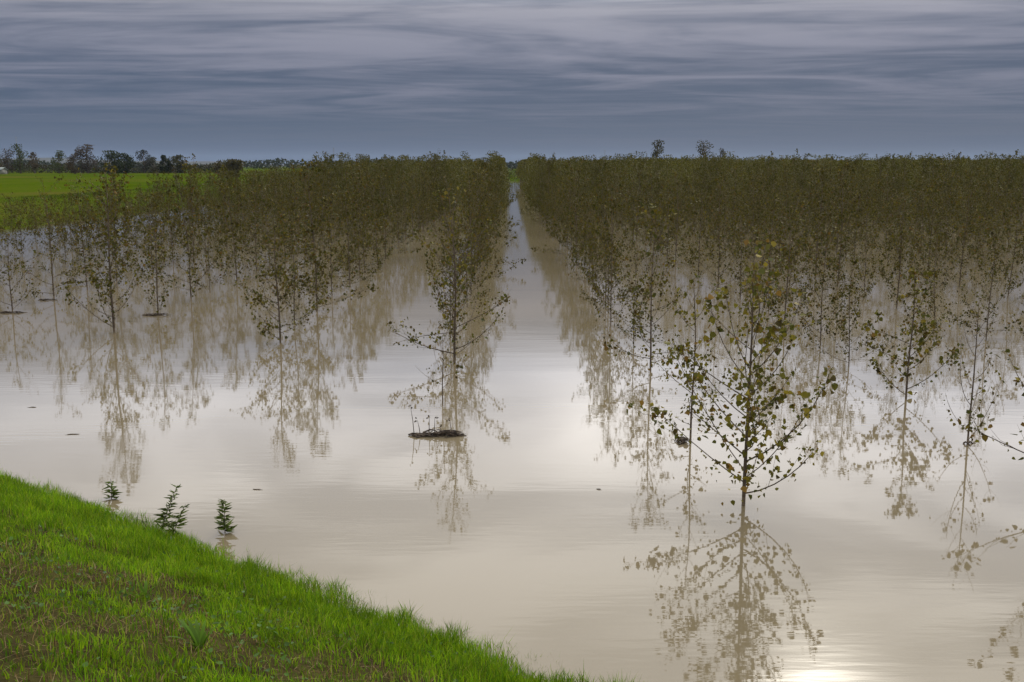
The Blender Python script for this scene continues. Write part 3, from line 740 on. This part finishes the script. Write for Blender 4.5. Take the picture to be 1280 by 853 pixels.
# ------------------------------------------------------------------ sky
SUN_EL, SUN_AZ = 36., 17.                 # veiled sun, ahead and a little to the right
def world():
    w = bpy.data.worlds.new('World'); SC.world = w; w.use_nodes = True
    nt = w.node_tree; nt.nodes.clear(); L = nt.links.new
    out = N(nt, 'ShaderNodeOutputWorld'); bg = N(nt, 'ShaderNodeBackground')
    tc = N(nt, 'ShaderNodeTexCoord'); sp = N(nt, 'ShaderNodeSeparateXYZ'); L(tc.outputs['Generated'], sp.inputs[0])
    def math_(op, a, b=None, clamp=False):
        n = N(nt, 'ShaderNodeMath', operation=op, use_clamp=clamp)
        for i, v in enumerate((a, b)):
            if v is None: continue
            if isinstance(v, (int, float)): n.inputs[i].default_value = v
            else: L(v, n.inputs[i])
        return n.outputs[0]
    z = math_('MAXIMUM', sp.outputs[2], 0.)
    zz = math_('ADD', z, .03)
    px = math_('DIVIDE', sp.outputs[0], zz); py = math_('DIVIDE', sp.outputs[1], zz)
    def cloud(sx, sy, det, off, rough=.55, dist=0.):
        cm = N(nt, 'ShaderNodeCombineXYZ'); L(math_('MULTIPLY', px, sx), cm.inputs[0]); L(math_('MULTIPLY', py, sy), cm.inputs[1]); cm.inputs[2].default_value = off
        n = N(nt, 'ShaderNodeTexNoise'); n.inputs['Scale'].default_value = 1; n.inputs['Detail'].default_value = det; n.inputs['Roughness'].default_value = rough; n.inputs['Distortion'].default_value = dist
        L(cm.outputs[0], n.inputs['Vector']); return n.outputs[0]
    ca = cloud(.42, .72, 5, 2.3, .55, 1.0)
    cb = cloud(1.3, 2.2, 4, 7.7, .55, .8)
    cc = cloud(.12, .35, 2, 12.1)
    st = math_('ADD', math_('MULTIPLY', ca, .6), math_('ADD', math_('MULTIPLY', cb, .15), math_('MULTIPLY', cc, .25)))
    cd = cloud(.9, 1.5, 4, 21.3, .5, .6)
    hi = math_('MULTIPLY', math_('SUBTRACT', z, .17), 8., True)
    st = math_('ADD', math_('MULTIPLY', st, math_('SUBTRACT', 1., hi)), math_('MULTIPLY', cd, hi))
    r = N(nt, 'ShaderNodeValToRGB'); r.color_ramp.interpolation = 'EASE'
    r.color_ramp.elements[0].position = .38; r.color_ramp.elements[1].position = .62
    L(st, r.inputs[0])                                   # 0..1 streaks
    # cloud colour by height (dark haze below, deck brightened above view for water reflections)
    def ramp(stops):
        n = N(nt, 'ShaderNodeValToRGB'); cr = n.color_ramp
        cr.elements[0].position = stops[0][0]; cr.elements[0].color = (*stops[0][1], 1)
        cr.elements[1].position = stops[-1][0]; cr.elements[1].color = (*stops[-1][1], 1)
        for p, c in stops[1:-1]: cr.elements.new(p).color = (*c, 1)
        L(z, n.inputs[0]); return n.outputs[0]
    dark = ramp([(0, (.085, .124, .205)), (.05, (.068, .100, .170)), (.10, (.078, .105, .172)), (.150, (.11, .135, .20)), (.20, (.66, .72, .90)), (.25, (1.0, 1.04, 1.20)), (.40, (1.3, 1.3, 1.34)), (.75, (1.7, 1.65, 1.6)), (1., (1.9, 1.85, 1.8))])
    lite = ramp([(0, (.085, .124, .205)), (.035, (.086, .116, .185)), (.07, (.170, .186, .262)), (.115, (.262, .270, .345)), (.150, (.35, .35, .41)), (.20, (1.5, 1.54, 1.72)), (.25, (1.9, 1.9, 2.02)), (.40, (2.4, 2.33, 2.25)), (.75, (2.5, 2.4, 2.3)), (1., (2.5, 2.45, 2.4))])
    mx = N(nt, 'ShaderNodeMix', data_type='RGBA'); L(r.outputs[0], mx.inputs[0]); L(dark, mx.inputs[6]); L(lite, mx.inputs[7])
    # glow of the veiled sun, dimmer sky behind the camera
    def lobe(el, az, power):
        d = (math.cos(R(el)) * math.sin(R(az)), math.cos(R(el)) * math.cos(R(az)), math.sin(R(el)))
        vm = N(nt, 'ShaderNodeVectorMath', operation='DOT_PRODUCT'); L(tc.outputs['Generated'], vm.inputs[0]); vm.inputs[1].default_value = d
        return math_('POWER', math_('MAXIMUM', vm.outputs['Value'], 0.), power)
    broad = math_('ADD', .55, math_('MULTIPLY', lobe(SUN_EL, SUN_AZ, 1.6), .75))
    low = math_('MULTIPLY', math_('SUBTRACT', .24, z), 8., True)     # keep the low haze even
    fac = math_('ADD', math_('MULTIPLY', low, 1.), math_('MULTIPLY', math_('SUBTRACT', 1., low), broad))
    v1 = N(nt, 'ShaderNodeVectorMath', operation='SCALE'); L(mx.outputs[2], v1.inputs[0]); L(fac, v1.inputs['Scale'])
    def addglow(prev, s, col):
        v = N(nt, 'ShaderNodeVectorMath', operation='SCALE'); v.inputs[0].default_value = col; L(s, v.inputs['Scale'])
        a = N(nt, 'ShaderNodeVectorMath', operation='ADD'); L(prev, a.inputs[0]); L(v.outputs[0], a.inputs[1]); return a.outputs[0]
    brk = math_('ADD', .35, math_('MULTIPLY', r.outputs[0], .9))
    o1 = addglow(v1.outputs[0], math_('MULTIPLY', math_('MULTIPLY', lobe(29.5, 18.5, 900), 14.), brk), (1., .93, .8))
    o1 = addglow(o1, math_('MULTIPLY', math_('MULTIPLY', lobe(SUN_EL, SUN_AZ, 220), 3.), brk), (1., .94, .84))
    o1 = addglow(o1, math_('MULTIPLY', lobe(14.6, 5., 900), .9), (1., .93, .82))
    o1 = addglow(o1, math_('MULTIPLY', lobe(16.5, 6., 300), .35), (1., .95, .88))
    # the clear-sky light that seeps through the deck
    sk = N(nt, 'ShaderNodeTexSky', sky_type='NISHITA'); sk.sun_disc = False
    sk.sun_elevation = R(SUN_EL); sk.sun_rotation = R(SUN_AZ)
    v2 = N(nt, 'ShaderNodeVectorMath', operation='SCALE'); L(sk.outputs[0], v2.inputs[0]); v2.inputs['Scale'].default_value = .05
    mm = N(nt, 'ShaderNodeMix', data_type='RGBA'); mm.inputs[0].default_value = .94; L(v2.outputs[0], mm.inputs[6]); L(o1, mm.inputs[7])
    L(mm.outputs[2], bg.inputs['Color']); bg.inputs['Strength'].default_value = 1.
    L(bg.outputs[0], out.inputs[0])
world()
sun = bpy.data.lights.new('sun', 'SUN'); sun.energy = 1.0; sun.angle = R(11); sun.color = (1, .95, .87)
so = bpy.data.objects.new('sun', sun); COL.objects.link(so)
so.rotation_euler = (R(90 - SUN_EL), 0, R(180 - SUN_AZ))

# ------------------------------------------------------------------ camera
cam = bpy.data.cameras.new('camera'); co = bpy.data.objects.new('camera', cam); COL.objects.link(co)
cam.sensor_width = 36; cam.lens = 1244 / 1280 * 36; cam.clip_end = 20000; cam.clip_start = .05
co.location = (0, 0, H); co.rotation_euler = (R(80), 0, R(-.18))
SC.camera = co
SC.view_settings.view_transform = 'Standard'; SC.view_settings.look = 'None'; SC.view_settings.gamma = 1; SC.view_settings.exposure = 0
SC.view_settings.use_curve_mapping = False
SC.cycles.max_bounces = 8; SC.cycles.diffuse_bounces = 3; SC.cycles.glossy_bounces = 3; SC.cycles.transmission_bounces = 3; SC.cycles.volume_bounces = 1
SC.cycles.use_denoising = True
